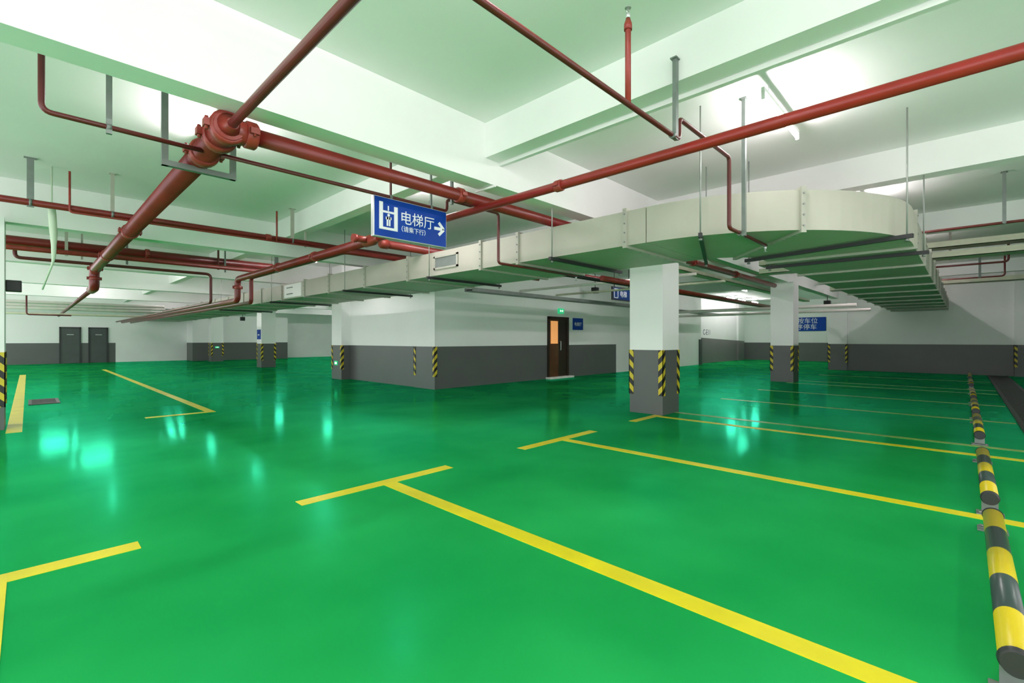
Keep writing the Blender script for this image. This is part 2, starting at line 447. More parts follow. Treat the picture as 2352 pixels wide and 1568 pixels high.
spots = [(-2.7, 1.3), (1.3, 1.3), (9.3, 1.2), (13.9, 1.3), (18.2, 1.3), (21.6, 1.2),
         (1.2, -3.0), (5.2, -3.0), (-3, -3.0), (10.6, 5.5), (13.65, 6.6), (22.4, 7.2), (26.2, 9.0), (28.2, 9.1), (30.2, 9.0), (-2.6, 6.4),
         (-2.6, 12.6), (-2.6, 18.3), (10.5, 18.3), (11.5, 24.5), (10.4, 30.5), (15, 30.5), (-1.6, 25.2), (-3.0, 30.0), (1.0, 30.0), (5.4, 30.0), (1.8, 25.2)]
turned = [(1.42, 5.9), (4.07, 6.0), (5.75, 12.8), (5.75, 18.3), (5.75, 24.3), (1.8, 18.6)]
for k, (x, y) in enumerate(spots + turned):
    where = ('out of frame on the left, first bay', 'straight above the camera, out of frame', 'behind the curved duct bend', 'over the right duct run, third of its row',
             'over the right duct run, fourth of its row', 'over the right duct run, next to the right wall', 'behind the camera, middle of three', 'behind the camera, right of three',
             'behind the camera, left of three', 'between the nearest column and the lift core', 'between the two right columns, before the lift core', 'between the second column and the ramp wall',
             'at the left end of the bright ramp wall', 'at the middle of the bright ramp wall', 'at the right end of the bright ramp wall', 'out of frame on the left, second bay',
             'out of frame on the left, third bay', 'out of frame on the left, fourth bay', 'hidden behind the lift core', 'in the passage beyond the lift core', 'before the grey far wall on its right',
             'deep in the passage beyond the lift core', 'out of frame on the left, fifth bay', 'out of frame at the far left corner', 'over the two grey doors', 'at the far end of the long duct run', 'over the left aisle before the bright far beam',
             'behind the pipe junction over the left aisle', 'just behind the hanging blue sign', 'above the duct by the riser pipes', 'above the duct beyond the riser pipes',
             'above the duct near the far column', 'over the left aisle beyond the thick red pipes')[k]
    near = 'lit fluorescent tube ' + where
    o = dup(b0, (x, y, CZ), near)
    if k >= len(spots): o.rotation_euler = (0, 0, PI / 2)

# ------------------------------------------------------------------ pipes
def coupling(p, axis, r, parent, mat='red_fit', L=.09):
    """grooved coupling ring with two bolted lugs"""
    p = Vector(p); a = Vector(axis).normalized()
    bm = B()
    sweep(bm, [p - a * L / 2, p - a * (L / 2 - .012), p + a * (L / 2 - .012), p + a * L / 2], r, 0, 18, [r * 1.14, r * 1.27, r * 1.27, r * 1.14])
    side = a.cross(Vector((0, 0, 1)))
    if side.length < .1: side = Vector((1, 0, 0))
    side.normalize(); up = side.cross(a).normalized()
    for s in (-1, 1):
        c = p + side * s * r * 1.38
        vs = box(bm, (-.5, -.5, -.5), (.5, .5, .5))
        m = Matrix((side * r * .42, a * L * .75, up * r * .55)).transposed().to_4x4(); m.translation = c
        bmesh.ops.transform(bm, matrix=m, verts=vs)
        sweep(bm, [c - up * r * .5, c + up * r * .5], r * .13, 0, 6)
    return obj('coupling', bm, mat, parent)

def pipe(name, label, pts, r, fr=.0, mat='red', group=None, couplings=(), cat='pipe', seg=16, extra=None):
    t = thing(name, label, cat, pts[0], group)
    bm = B(); sweep(bm, pts, r, fr, seg); obj('pipe', bm, mat, t)
    for p, a in couplings: coupling(p, a, r, t)
    return t
def sprinkler(p, parent, up=True):
    p = Vector(p); s = 1 if up else -1
    bm = B(); sweep(bm, [p, p + Vector((0, 0, s * .03)), p + Vector((0, 0, s * .045))], .015, 0, 10, [.016, .016, .008])
    for k in (-1, 1):
        sweep(bm, [p + Vector((k * .012, 0, s * .03)), p + Vector((k * .016, 0, s * .05)), p + Vector((0, 0, s * .07))], .003, 0, 6)
    sweep(bm, [p + Vector((0, 0, s * .07)), p + Vector((0, 0, s * .073))], .022, 0, 12)
    return obj('sprinkler_head', bm, 'alu', parent)

TX, TYY, TZ = 1.086, 4.178, H + 1.66
# fire main : thick pipe running away from the tee
t = thing('fire_main_pipe', 'thickest red pipe running away from the junction into the left aisle', 'pipe', (TX, TYY, TZ))
bm = B(); sweep(bm, [(TX, TYY + .16, TZ), (TX, 14.8, TZ), (TX, 14.8, 2.53), (TX, 15.5, 2.53)], .098, .16, 22); obj('pipe', bm, 'red', t)
bm = B(); sweep(bm, [(TX, 15.5, 2.53), (TX, 33.5, 2.53)], .055, 0, 14); obj('lower_pipe', bm, 'red_thin', t)
bm = B(); sweep(bm, [(TX, TYY - .08, TZ), (TX, TYY + .17, TZ)], .106, 0, 22); sweep(bm, [(TX, TYY, TZ), (TX + .17, TYY, TZ)], .094, 0, 22)
sweep(bm, [(TX, TYY - .17, TZ - .01), (TX, TYY - .12, TZ - .01), (TX, TYY - .06, TZ)], .04, 0, 18, [.042, .046, .104]); obj('tee_fitting', bm, 'red_fit', t)
coupling((TX, TYY + .20, TZ), (0, 1, 0), .102, t); coupling((TX, TYY - .02, TZ), (0, 1, 0), .102, t)
coupling((TX + .17, TYY, TZ), (1, 0, 0), .085, t); coupling((TX, 4.86, TZ), (0, 1, 0), .096, t, L=.10)
coupling((TX, 9.2, TZ), (0, 1, 0), .09, t); coupling((TX, 12.1, TZ), (0, 1, 0), .09, t); coupling((TX, 14.6, TZ), (0, 1, 0), .09, t)
coupling((TX, 14.8, 2.75), (0, 0, 1), .085, t)
# near branch
pipe('sprinkler_feed_pipe', 'slim red pipe from the top edge of the picture down to the pipe junction', [(TX, -4.5, TZ - .01), (TX, TYY - .17, TZ - .01)], .034, 0, 'red', seg=16)
# cross main beneath the beam
pipe('cross_main_pipe', 'red pipe from the junction along the beam, vanishing behind the duct',
     [(TX + .18, TYY, TZ), (6.95, TYY, TZ), (6.95, 3.45, TZ), (8.75, 3.45, TZ), (8.75, TYY, TZ), (15.9, TYY, TZ)], .068, .12, 'red',
     couplings=[((3.45, TYY, TZ), (1, 0, 0)), ((9.9, TYY, TZ), (1, 0, 0)), ((12.5, TYY, TZ), (1, 0, 0))], seg=18)
# thin branch lines either side of the fire main
ny, nz = 4.60, H + 1.589
t = pipe('sprinkler_branch_pipe', 'thin red pipe rising to the ceiling at the upper left', [(.063, ny, CZ), (.063, ny, nz), (TX - .065, ny, nz)], .019, .06, 'red_thin')
t = pipe('sprinkler_branch_pipe', 'thin red pipe above the hanging blue sign that drops in front of the duct',
         [(TX + .065, ny, nz), (3.60, ny, nz), (3.60, ny, nz + .145), (4.49, ny, nz + .145), (4.49, ny, 2.352), (6.3, ny, 2.352)], .019, .05, 'red_thin')
sprinkler((6.28, ny, 2.345), t, False)
# long pipe on the right
PX, PZ = 3.675, H + 1.532
t = thing('long_feed_pipe', 'long straight red pipe crossing the upper right of the picture', 'pipe', (PX, 6.6, PZ))
bm = B(); sweep(bm, [(PX, -4.5, PZ), (PX, 6.6, PZ)], .045, 0, 18); obj('pipe', bm, 'red_vivid', t)
bm = B(); sweep(bm, [(PX, 6.55, PZ), (PX, 13.2, PZ), (PX, 13.2, 2.29), (PX, 34, 2.29)], .072, .15, 18); obj('thick_pipe', bm, 'red', t)
bm = B(); sweep(bm, [(PX, 6.35, PZ), (PX, 6.42, PZ), (PX, 6.5, PZ), (PX, 6.75, PZ), (PX, 6.76, PZ)], .05, 0, 18, [.05, .055, .085, .085, .072]); obj('reducing_tee', bm, 'red_fit', t)
coupling((PX, 2.9, PZ), (0, 1, 0), .045, t); coupling((PX, 8.6, PZ), (0, 1, 0), .072, t); coupling((PX, 10.4, PZ), (0, 1, 0), .072, t); coupling((PX, 13.2, 2.62), (0, 0, 1), .072, t)
bm = B(); sweep(bm, [(3.40, 6.6, PZ), (PX, 6.6, PZ)], .05, 0, 18); sweep(bm, [(3.385, 6.6, PZ), (3.45, 6.6, PZ)], .062, 0, 18); obj('capped_stub', bm, 'red_fit', t)
pipe('return_pipe', 'slimmer red pipe beneath the long feed pipe, right of the riser drop', [(9.5, 8.2, 2.925), (4.05, 8.2, 2.925), (4.05, 13.4, 2.925), (4.05, 13.4, 2.27), (4.05, 34, 2.27)], .05, .10, 'red')
t = thing('capped_main_pipe', 'thick bright red pipe just below the hanging blue sign', 'pipe', (4.15, 7.05, H + 1.62))
bm = B(); sweep(bm, [(4.15, 7.05, H + 1.62), (23.5, 7.05, H + 1.62)], .068, 0, 18); obj('pipe', bm, 'red', t)
bm = B(); sweep(bm, [(4.10, 7.05, H + 1.62), (4.13, 7.05, H + 1.62), (4.24, 7.05, H + 1.62)], .07, 0, 18, [.06, .083, .083]); obj('end_cap', bm, 'red_fit', t)
# sprinkler line with the dip at the upper right
qy = 1.64
t = pipe('dipping_sprinkler_pipe', 'thin red pipe with a stepped kink and a drop before the duct',
         [(-4.9, qy, 2.90), (3.62, qy, 2.90), (3.62, qy, 3.07), (4.73, qy, 3.07), (4.73, qy, 2.385), (5.9, qy, 2.385)], .019, .05, 'red_thin')
sprinkler((5.88, qy, 2.38), t, False)
bm = B(); sweep(bm, [(2.83, qy, 2.90), (2.83, qy, 3.42), (2.83, qy, 3.43)], .02, 0, 14); sweep(bm, [(2.83, qy, 3.40), (2.83, qy, 3.44), (2.83, qy, 3.48)], .026, 0, 14, [.027, .027, .014]); obj('riser', bm, 'red_fit', t)
sprinkler((2.83, qy, 3.48), t)
# left aisle pipes
y1, z1 = 9.0, H + 1.84
t = pipe('left_upper_pipe', 'upper red pipe crossing the left aisle in front of the white beam', [(-4.9, y1, z1), (7.2, y1, z1)], .046, 0, 'red', couplings=[((3.0, y1, z1), (1, 0, 0))])
t = pipe('left_conduit_pipe', 'thin red pipe just under the upper left pipe with two risers', [(.40, y1 - .06, CZ - .1), (.40, y1 - .06, z1 - .066), (4.6, y1 - .06, z1 - .066)], .013, .04, 'red_fit')
bm = B(); sweep(bm, [(3.12, y1 - .075, z1 - .066), (3.12, y1 - .075, CZ - .12)], .016, 0, 10); obj('riser', bm, 'red_fit', t)
y2, z2 = 13.5, H + 1.965
pipe('left_heavy_pipe', 'thick dark red pipe in the left aisle, behind the fire main', [(-4.9, y2, z2), (4.6, y2, z2)], .092, 0, 'red', couplings=[((1.9, y2, z2), (1, 0, 0))], seg=18)
pipe('left_bright_pipe', 'bright red pipe below the thick one in the left aisle', [(-4.9, 13.4, H + 1.81), (4.5, 13.4, H + 1.81)], .05, 0, 'red_fit')
y3, z3 = 14.6, H + 1.765
t = pipe('left_thin_pipe', 'thin dark red pipe lowest in the left aisle, ending at the riser group', [(-.20, y3, z2), (-.20, y3, z3), (3.42, y3, z3), (3.42, y3, 2.30), (3.42, 34, 2.30)], .036, .12, 'red_thin')
# riser group clutter and far pipes under the far beams
for k, (yy, zz, rr, mt, lab) in enumerate(((29.2, 2.95, .07, 'pale', 'uppermost pale pipe on the far left below the bright beam'), (29.0, 2.80, .06, 'pale', 'second pale pipe on the far left below the bright beam'),
                              (28.8, 2.66, .065, 'pale', 'third pale pipe on the far left below the bright beam'), (28.6, 2.42, .05, 'tray', 'lowest pale pipe above the two grey doors'))):
    pipe('far_service_pipe', lab, [(-4.9, yy, zz), (4.8, yy, zz)], rr, 0, mat=mt, seg=10, group='pale pipes on the far left')
pipe('far_red_pipe', 'thin red vertical pipe in front of the far pale pipes', [(-.05, 27.9, 3.3), (-.05, 27.9, 2.35), (1.3, 27.9, 2.35)], .03, .1, 'red_thin', seg=10)

# right side services
pipe('right_thin_pipe', 'thin dark red pipe above the yellowish trays at the right edge', [(9.85, -4.5, 3.0), (9.85, 3.6, 3.0)], .02, 0, 'red_thin', seg=10)
t = pipe('right_kinked_pipe', 'thin red pipe with an upturned end near the right edge', [(16, 1.4, 3.14), (16, -.75, 3.14), (16, -.75, CZ)], .024, .08, 'red_thin', seg=10)
t = pipe('right_kinked_pipe', 'lower thin red pipe with an upturned end over the right wall', [(19, 1.6, 3.09), (19, -.82, 3.09), (19, -.82, CZ)], .022, .08, 'red_thin', seg=10)
def tray(label, lo, hi, mat='tray', along=1, group='cable trays'):
    r = thing('cable_tray', label, 'cable tray', lo, group)
    bm = B()
    a, b_ = Vector(lo), Vector(hi)
    if along == 1:
        box(bm, (a.x, a.y, a.z), (b_.x, b_.y, a.z + .012)); box(bm, (a.x, a.y, a.z), (a.x + .012, b_.y, b_.z)); box(bm, (b_.x - .012, a.y, a.z), (b_.x, b_.y, b_.z))
    else:
        box(bm, (a.x, a.y, a.z), (b_.x, b_.y, a.z + .012)); box(bm, (a.x, a.y, a.z), (b_.x, a.y + .012, b_.z)); box(bm, (a.x, b_.y - .012, a.z), (b_.x, b_.y, b_.z))
    obj('trough', bm, mat, r)
    bm = B()
    for k in range(3):
        if along == 1:
            xx = a.x + (b_.x - a.x) * (k + 1) / 4; sweep(bm, [(xx, a.y + .02, a.z + .035), (xx, b_.y - .02, a.z + .035)], .02, 0, 8)
        else:
            yy = a.y + (b_.y - a.y) * (k + 1) / 4; sweep(bm, [(a.x + .02, yy, a.z + .035), (b_.x - .02, yy, a.z + .035)], .02, 0, 8)
    obj('cables', bm, 'dark', r)
    return r
tray('upper yellowish cable tray at the right edge behind the duct', (12.4, -4.1, 3.10), (12.8, 3.6, 3.22))
tray('lower yellowish cable tray at the right edge behind the duct', (12.4, -4.1, 2.90), (12.8, 3.6, 3.02))
tray('far pale cable tray at the right edge above the bright wall', (20.8, -4.1, 3.12), (21.2, 3.6, 3.27))
tray('pale cable tray passing behind the nearest column', (8.6, 4.9, 2.98), (24.0, 5.15, 3.08), along=0)
tray('dark cable tray in front of the lift core wall', (7.6, 8.7, 2.50), (24.0, 9.0, 2.59), 'steel', along=0)
pipe('core_red_pipe', 'red pipe between the two right columns below the ceiling', [(8.8, 5.75, 2.66), (24, 5.75, 2.66)], .06, 0, 'red_fit', seg=12)
pipe('core_dark_pipe', 'dark pipe near the ceiling before the lift core door', [(7.7, 6.25, 2.72), (24, 6.25, 2.72)], .04, 0, 'dark', seg=10)
pipe('core_cross_pipe', 'pale pipe crossing towards the lift core behind the nearest column', [(10.6, 4.4, 2.805), (10.6, 9.9, 2.805)], .034, 0, 'pale', seg=10)
pipe('core_cross_pipe', 'pale pipe crossing to the core just before the second column', [(12.4, 4.4, 2.805), (12.4, 9.9, 2.805)], .034, 0, 'tray', seg=10)
pipe('core_cross_pipe', 'pale pipe crossing behind the second column towards the ramp', [(18.6, 2.5, 2.43), (18.6, 9.9, 2.43)], .06, 0, 'pale', seg=10)
pipe('core_cross_pipe', 'pale pipe near the right wall end, under the duct', [(21.8, 2.5, 2.43), (21.8, 9.9, 2.43)], .06, 0, 'pale', seg=10)

# pale wrapped cables hanging on the left
bm = B(); sweep(bm, [(.23, 9.25, CZ), (.23, 9.25, 3.15), (.25, 9.25, 2.75), (.25, 9.27, 2.42), (.14, 9.5, 2.02)], .05, .1, 12, [.010, .010, .02, .035, .04, .042, .044, .044, .042, .042, .04, .038, .036, .034, .03, .026, .024, .02, .018, .014, .014, .012, .010])
o = obj('wrapped_cable', bm, 'wrap', None, (.23, 9.25, 2.0)); tag(o, 'pale green wrapped cable hanging down in the left aisle', 'cable')

# ------------------------------------------------------------------ hangers
def strip_hanger(label, x, y, z0, z1, w=.04, d=.03, clamp=None, group='pipe hangers', mat='steel'):
    r = thing('pipe_hanger', label, 'pipe hanger', (x, y, z1), group)
    bm = B(); box(bm, (x - w / 2, y - d / 2, z0), (x + w / 2, y + d / 2, z1)); obj('strut', bm, mat, r)
    bm = B(); box(bm, (x - w * .9, y - d * .9, z1 - .01), (x + w * .9, y + d * .9, z1)); obj('ceiling_plate', bm, mat, r)
    if clamp:
        (cx, cy, cz), ax, rr = clamp
        a = Vector(ax) * .015
        bm = B(); sweep(bm, [Vector((cx, cy, cz)) - a, Vector((cx, cy, cz)) + a], rr + .006, 0, 16); obj('clip', bm, 'steel', r)
    return r
# trapeze below the fire main by the junction
t = thing('trapeze_hanger', 'grey U-shaped trapeze frame carrying the fire main beside the junction', 'pipe hanger', (TX, 5.03, CZ))
for x in (.83, 1.36):
    bm = B(); box(bm, (x - .024, 5.01, TZ - .135), (x + .024, 5.05, CZ)); obj('leg', bm, 'steel', t)
bm = B(); box(bm, (.806, 5.005, TZ - .135), (1.384, 5.055, TZ - .087)); obj('cross_bar', bm, 'steel', t)
strip_hanger('grey strut clipped to the thin red pipe at the upper left', .42, ny, nz - .05, CZ, .035, .03, ((.42, ny, nz), (1, 0, 0), .02))
strip_hanger('dark rod down to the left part of the hanging blue sign', 2.81, ny, nz, CZ, .02, .02, ((2.81, ny, nz), (1, 0, 0), .02), mat='red_thin')
strip_hanger('grey rod down to the right part of the hanging blue sign', 3.36, ny, nz, CZ, .02, .02, ((3.36, ny, nz), (1, 0, 0), .02))
strip_hanger('grey clamp strut on the red cross main left of the long pipe', 3.42, TYY + .10, TZ - .09, BZ + .2, .03, .03)
strip_hanger('grey strut fixed to the cross beam holding the kinked thin pipe', 3.555, qy, 2.88, H + 2.22, .045, .03, ((3.5, qy, 2.90), (1, 0, 0), .02))
strip_hanger('long grey strut in front of the duct holding the kinked pipe end', 5.03, 1.60, 2.35, CZ, .04, .035, ((5.03, qy, 2.385), (1, 0, 0), .02))
strip_hanger('broad grey strut on the upper left pipe at the picture edge', .02, y1, z1 - .06, CZ, .07, .03, ((.02, y1, z1), (1, 0, 0), .046))
strip_hanger('pale strut on the upper left pipe, second from the picture edge', .86, y1, z1 - .05, CZ, .045, .03, ((.86, y1, z1), (1, 0, 0), .046), mat='flange')
strip_hanger('grey strut on the upper left pipe, beside the beam corner', 3.42, y1, z1 - .06, CZ, .06, .03, ((3.42, y1, z1), (1, 0, 0), .046), mat='flange')
strip_hanger('thin rod on the upper left pipe, right of the beam corner', 3.66, y1, z1 - .08, SZ, .03, .03, mat='flange')
strip_hanger('pale strut around the thick left pipe, near the picture edge', .55, y2 - .1, H + 1.74, CZ, .05, .03, mat='flange')
strip_hanger('pale rod on the thick left pipe, left of the fire main', 1.35 - .55, y2 + .1, H + 1.72, CZ, .035, .03, mat='flange')
strip_hanger('grey rod on the thick left pipe, right of the fire main', 1.55, y2 + .1, H + 1.70, CZ, .04, .03)
strip_hanger('red strut on the thick left pipe at the riser group', 3.3, y2 - .1, H + 1.75, CZ, .04, .03, mat='red_thin')
strip_hanger('grey rod on the thick left pipe at the riser group', 3.45, y2 - .1, H + 1.70, CZ, .035, .03)
strip_hanger('tall grey strut down to the long feed pipe in the left aisle', 3.80, 10.9, 2.78, CZ, .07, .05)
strip_hanger('grey strut on the thin pipe above the right trays', 9.85, -.42, 2.99, CZ, .05, .04, ((9.85, -.42, 3.0), (0, 1, 0), .02))
strip_hanger('dark strut on the upper yellowish tray at the right edge', 12.35, -.9, 2.9, CZ, .03, .03, mat='dark')
strip_hanger('pale strut on the trays just right of the duct', 12.84, .2, 2.9, CZ, .05, .04, mat='flange')
strip_hanger('wide grey strut on the far pipes over the right wall', 17.5, -.3, 2.95, CZ, .15, .05)

# ------------------------------------------------------------------ air duct
DX0, DX1, DZ0, DZ1 = 4.95, 6.55, H + 1.12, H + 1.53
DY0, DY1 = .43, 2.03
CXc, CYc, RO, RI = 7.15, 2.63, 2.2, .60
t = thing('air_duct', 'wide galvanised air duct bending below the ceiling across the picture', 'air duct', (DX0, CYc, DZ0))
bm = B(); box(bm, (DX0, CYc + .01, DZ0), (DX1, 35.4, DZ1)); obj('long_run', bm, 'duct', t)
bm = B(); box(bm, (CXc + .01, DY0, DZ0), (24.15, DY1, DZ1)); obj('side_run', bm, 'duct', t)
def arc(a0, a1, n=14):
    o_ = [(CXc + RO * math.cos(a0 + (a1 - a0) * i / n), CYc + RO * math.sin(a0 + (a1 - a0) * i / n)) for i in range(n + 1)]
    i_ = [(CXc + RI * math.cos(a0 + (a1 - a0) * i / n), CYc + RI * math.sin(a0 + (a1 - a0) * i / n)) for i in range(n + 1)]
    return o_ + i_[::-1]
amid = PI + math.radians(41)
for a0, a1 in ((PI, amid), (amid, 1.5 * PI)):
    bm = B(); prism_poly(bm, arc(a0, a1), DZ0, DZ1)
    for f in bm.faces: f.smooth = False
    obj('elbow', bm, 'duct', t)
def flange(c, u, v, w, th=.05, lip=.03, bolts=True):
    """frame round the duct; c = centre of the outer bottom edge point, u = direction across the duct, v = along"""
    c = Vector((*c, 0)); u = Vector((*u, 0)).normalized(); v = Vector((*v, 0)).normalized()
    bm = B()
    def slab(a0, a1, z0, z1):
        vs = box(bm, (a0, -th / 2, z0), (a1, th / 2, z1))
        m = Matrix((u, v, Vector((0, 0, 1)))).transposed().to_4x4(); m.translation = c
        bmesh.ops.transform(bm, matrix=m, verts=vs)
    slab(-lip, 0, DZ0 - lip, DZ1 + lip); slab(w, w + lip, DZ0 - lip, DZ1 + lip)
    slab(0, w, DZ0 - lip, DZ0); slab(0, w, DZ1, DZ1 + lip)
    f = obj('flange', bm, 'flange', t)
    if bolts:
        bm = B()
        for k in range(4):
            p = c - u * (lip / 2 + lip / 2 + .004) + Vector((0, 0, DZ0 + .04 + k * .11))
            sweep(bm, [p - v * 0 - u * .004, p + u * .008], .011, 0, 6)
        for k in range(7):
            p = c + u * (.12 + k * (w - .24) / 6) + Vector((0, 0, DZ0 - lip))
            sweep(bm, [p - Vector((0, 0, .006)), p + Vector((0, 0, .006))], .011, 0, 6)
        obj('bolts', bm, 'bolt', f)
    return f
for y in (2.90, 4.66, 5.46, 7.49, 9.1, 10.8, 12.2, 13.75, 15.4, 17.1, 18.8, 20.5, 22.5, 25, 28, 31):
    flange((DX0, y), (1, 0), (0, 1), 1.6, bolts=y < 14)
ca, sa = math.cos(amid), math.sin(amid)
flange((CXc + RO * ca, CYc + RO * sa), (-ca, -sa), (-sa, ca), 1.6)
for x in (7.42, 9.2, 10.8, 12.4, 14.0, 15.6, 17.2, 18.8, 20.4, 22.0, 23.4):
    flange((x, DY0), (0, 1), (1, 0), 1.6, bolts=x < 18)
# little vent frame and an access panel on the near side of the long run
bm = B()
zc0, zc1 = DZ0 + .10, DZ0 + .33
for (a, b_, c, d) in ((6.02, zc0, 6.68, zc0 + .03), (6.02, zc1 - .03, 6.68, zc1), (6.02, zc0, 6.06, zc1), (6.64, zc0, 6.68, zc1)):
    box(bm, (DX0 - .02, a, b_), (DX0, c, d))
vf = obj('vent_frame', bm, 'flange', t)
bm = B(); box(bm, (DX0 - .006, 6.06, zc0 + .03), (DX0, 6.64, zc1 - .03)); obj('vent_plate', bm, 'steel', vf)
bm = B(); box(bm, (DX0 - .02, 12.4, DZ0 + .03), (DX0, 13.55, DZ1 - .03)); ap = obj('access_panel', bm, 'fixture', t)
for dz in (.12, .29):
    bm = B(); sweep(bm, [(DX0 - .02, 12.95, DZ0 + dz), (DX0 - .05, 13.02, DZ0 + dz), (DX0 - .05, 13.28, DZ0 + dz), (DX0 - .02, 13.35, DZ0 + dz)], .012, .02, 8); obj('panel_handle', bm, 'steel', ap)

def duct_hanger(label, a, b_, group='duct hangers'):
    r = thing('duct_hanger', label, 'duct hanger', (*a, CZ), group)
    for p in (a, b_):
        bm = B(); sweep(bm, [(*p, DZ0 - .07), (*p, CZ)], .008, 0, 8); rd = obj('rod', bm, 'rod', r)
        bm = B(); sweep(bm, [(*p, DZ0 - .085), (*p, DZ0 - .065)], .02, 0, 6); obj('nut', bm, 'bolt', rd)
    A, Bv = Vector((*a, 0)), Vector((*b_, 0)); u = (Bv - A).normalized(); v = Vector((-u.y, u.x, 0))
    bm = B(); vs = box(bm, (-.05, -.02, DZ0 - .055), ((Bv - A).length + .05, .02, DZ0 - .012))
    m = Matrix((u, v, Vector((0, 0, 1)))).transposed().to_4x4(); m.translation = A
    bmesh.ops.transform(bm, matrix=m, verts=vs); obj('cross_bar', bm, 'dark', r)
    return r
duct_hanger('thin rod hanger at the start of the duct bend, behind the kinked pipe', (4.88, 1.98), (6.66, 2.62))
duct_hanger('thin rod hanger at the middle of the curved duct bend', (6.42, .43), (6.86, 2.12))
duct_hanger('thin rod hanger just past the duct bend at the right', (7.75, .36), (7.75, 2.10))
for y, lab in ((3.98, 'duct hanger left of the first flange beyond the bend'), (6.75, 'duct hanger beside the small vent frame below the blue sign'), (9.9, 'duct hanger left of the vent frame, before the core corner'),
               (14.4, 'duct hanger beside the white access panel'), (19.5, 'duct hanger farthest left along the duct')):
    duct_hanger(lab, (4.89, y), (6.61, y))
# ------------------------------------------------------------------ signs
def frame_poly(bm, x0, x1, y, z0, z1, w, t=.004):
    for (a, b_, c, d) in ((x0, z0, x1, z0 + w), (x0, z1 - w, x1, z1), (x0, z0, x0 + w, z1), (x1 - w, z0, x1, z1)):
        box(bm, (a, y - t, b_), (c, y, d))
SX0, SX1, SZ0, SZ1, SY = 2.585, 3.575, 2.425, 2.868, 4.575
t = thing('hanging_sign', 'blue hanging lift sign with white symbol and right arrow below the thin pipe', 'sign', ((SX0 + SX1) / 2, SY, SZ1))
bm = B(); bbox_(bm, (SX0, SY, SZ0), (SX1, SY + .06, SZ1), .008); obj('light_box', bm, 'alu', t)
bm = B(); box(bm, (SX0 + .012, SY - .004, SZ0 + .01), (SX1 - .012, SY, SZ1 - .01)); obj('sign_face', bm, 'blue', t)
# pictogram : cabin frame, doors gap and passenger
bm = B()
px0, px1, pz0, pz1 = SX0 + .065, SX0 + .295, SZ0 + .085, SZ0 + .365
fy0, fy1 = SY - .009, SY - .004
box(bm, (px0, fy0, pz0), (px0 + .045, fy1, pz1 + .02)); box(bm, (px1 - .045, fy0, pz0), (px1, fy1, pz1 - .01))
box(bm, (px0 + .045, fy0, pz0), (px1 - .045, fy1, pz0 + .028)); box(bm, (px0 + .045, fy0, pz1 - .095), (px1 - .045, fy1, pz1 - .072))
cx = (px0 + px1) / 2
box(bm, (cx - .010, fy0, pz1 - .066), (cx + .004, fy1, pz1 - .015))
box(bm, (cx - .024, fy0, pz0 + .045), (cx - .004, fy1, pz1 - .135)); box(bm, (cx + .006, fy0, pz0 + .045), (cx + .022, fy1, pz1 - .135))
box(bm, (cx - .034, fy0, pz1 - .165), (cx + .034, fy1, pz1 - .136))
sweep(bm, [(cx, fy0, pz1 - .116), (cx, fy1, pz1 - .116)], .016, 0, 12)
obj('lift_symbol', bm, 'signwhite', t)
lettering('电梯厅', .16, 'signwhite', t, (SX0 + .325, SY - .006, SZ0 + .20), (1, 0, 0))
lettering('（请乘下行）', .07, 'signwhite', t, (SX0 + .30, SY - .006, SZ0 + .105), (1, 0, 0), 'small_lettering')
bm = B()
az = SZ0 + .215
box(bm, (SX1 - .19, SY - .008, az - .018), (SX1 - .06, SY - .004, az + .018))
for s in (-1, 1):
    vs = box(bm, (-.105, SY - .009, -.018), (0, SY - .0045, .018))
    bmesh.ops.rotate(bm, verts=vs, cent=(0, SY, 0), matrix=Matrix.Rotation(s * PI / 4, 3, 'Y'))
    bmesh.ops.translate(bm, verts=vs, vec=(SX1 - .05, 0, az))
obj('arrow', bm, 'signwhite', t)
for x in (SX0 + .2, SX1 - .2):
    bm = B(); box(bm, (x - .012, SY + .015, SZ1), (x + .012, SY + .035, nz)); obj('bracket', bm, 'steel', t)

t = thing('hanging_sign', 'dark blue hanging lift sign half hidden by the nearest column', 'sign', (13.4, 8.0, 3.0))
bm = B(); bbox_(bm, (12.87, 8.0, 2.57), (14.0, 8.06, 3.0), .008); obj('light_box', bm, 'dark', t)
bm = B(); box(bm, (12.89, 7.994, 2.60), (13.98, 8.0, 2.97)); obj('sign_face', bm, 'blue_dark', t)
bm = B(); frame_poly(bm, 12.93, 13.18, 7.994, 2.63, 2.94, .03); obj('lift_symbol', bm, 'signwhite', t)
lettering('电梯', .22, 'signwhite', t, (13.28, 7.991, 2.70), (1, 0, 0))
for x in (13.0, 13.9):
    bm = B(); sweep(bm, [(x, 8.03, 3.0), (x, 8.03, CZ)], .012, 0, 8); obj('rod', bm, 'dark', t)

t = thing('wall_sign', 'small blue plate on the core wall right of the brown door', 'sign', (13.67, 9.95, 1.85))
bm = B(); bbox_(bm, (13.37, 9.93, 1.65), (13.98, 9.95, 2.07), .005); obj('plate', bm, 'blue', t)
lettering('电梯厅', .15, 'signwhite', t, (13.45, 9.928, 1.80), (1, 0, 0))

t = thing('exit_sign', 'green lit exit sign above the brown door', 'sign', (12.68, 9.95, 2.28))
bm = B(); bbox_(bm, (12.53, 9.90, 2.19), (12.83, 9.95, 2.37), .006); obj('lit_case', bm, 'greensign', t)
bm = B(); box(bm, (12.60, 9.896, 2.25), (12.64, 9.90, 2.32)); box(bm, (12.72, 9.896, 2.25), (12.76, 9.90, 2.32)); box(bm, (12.64, 9.896, 2.275), (12.72, 9.90, 2.295)); obj('arrow', bm, 'greenwhite', t)

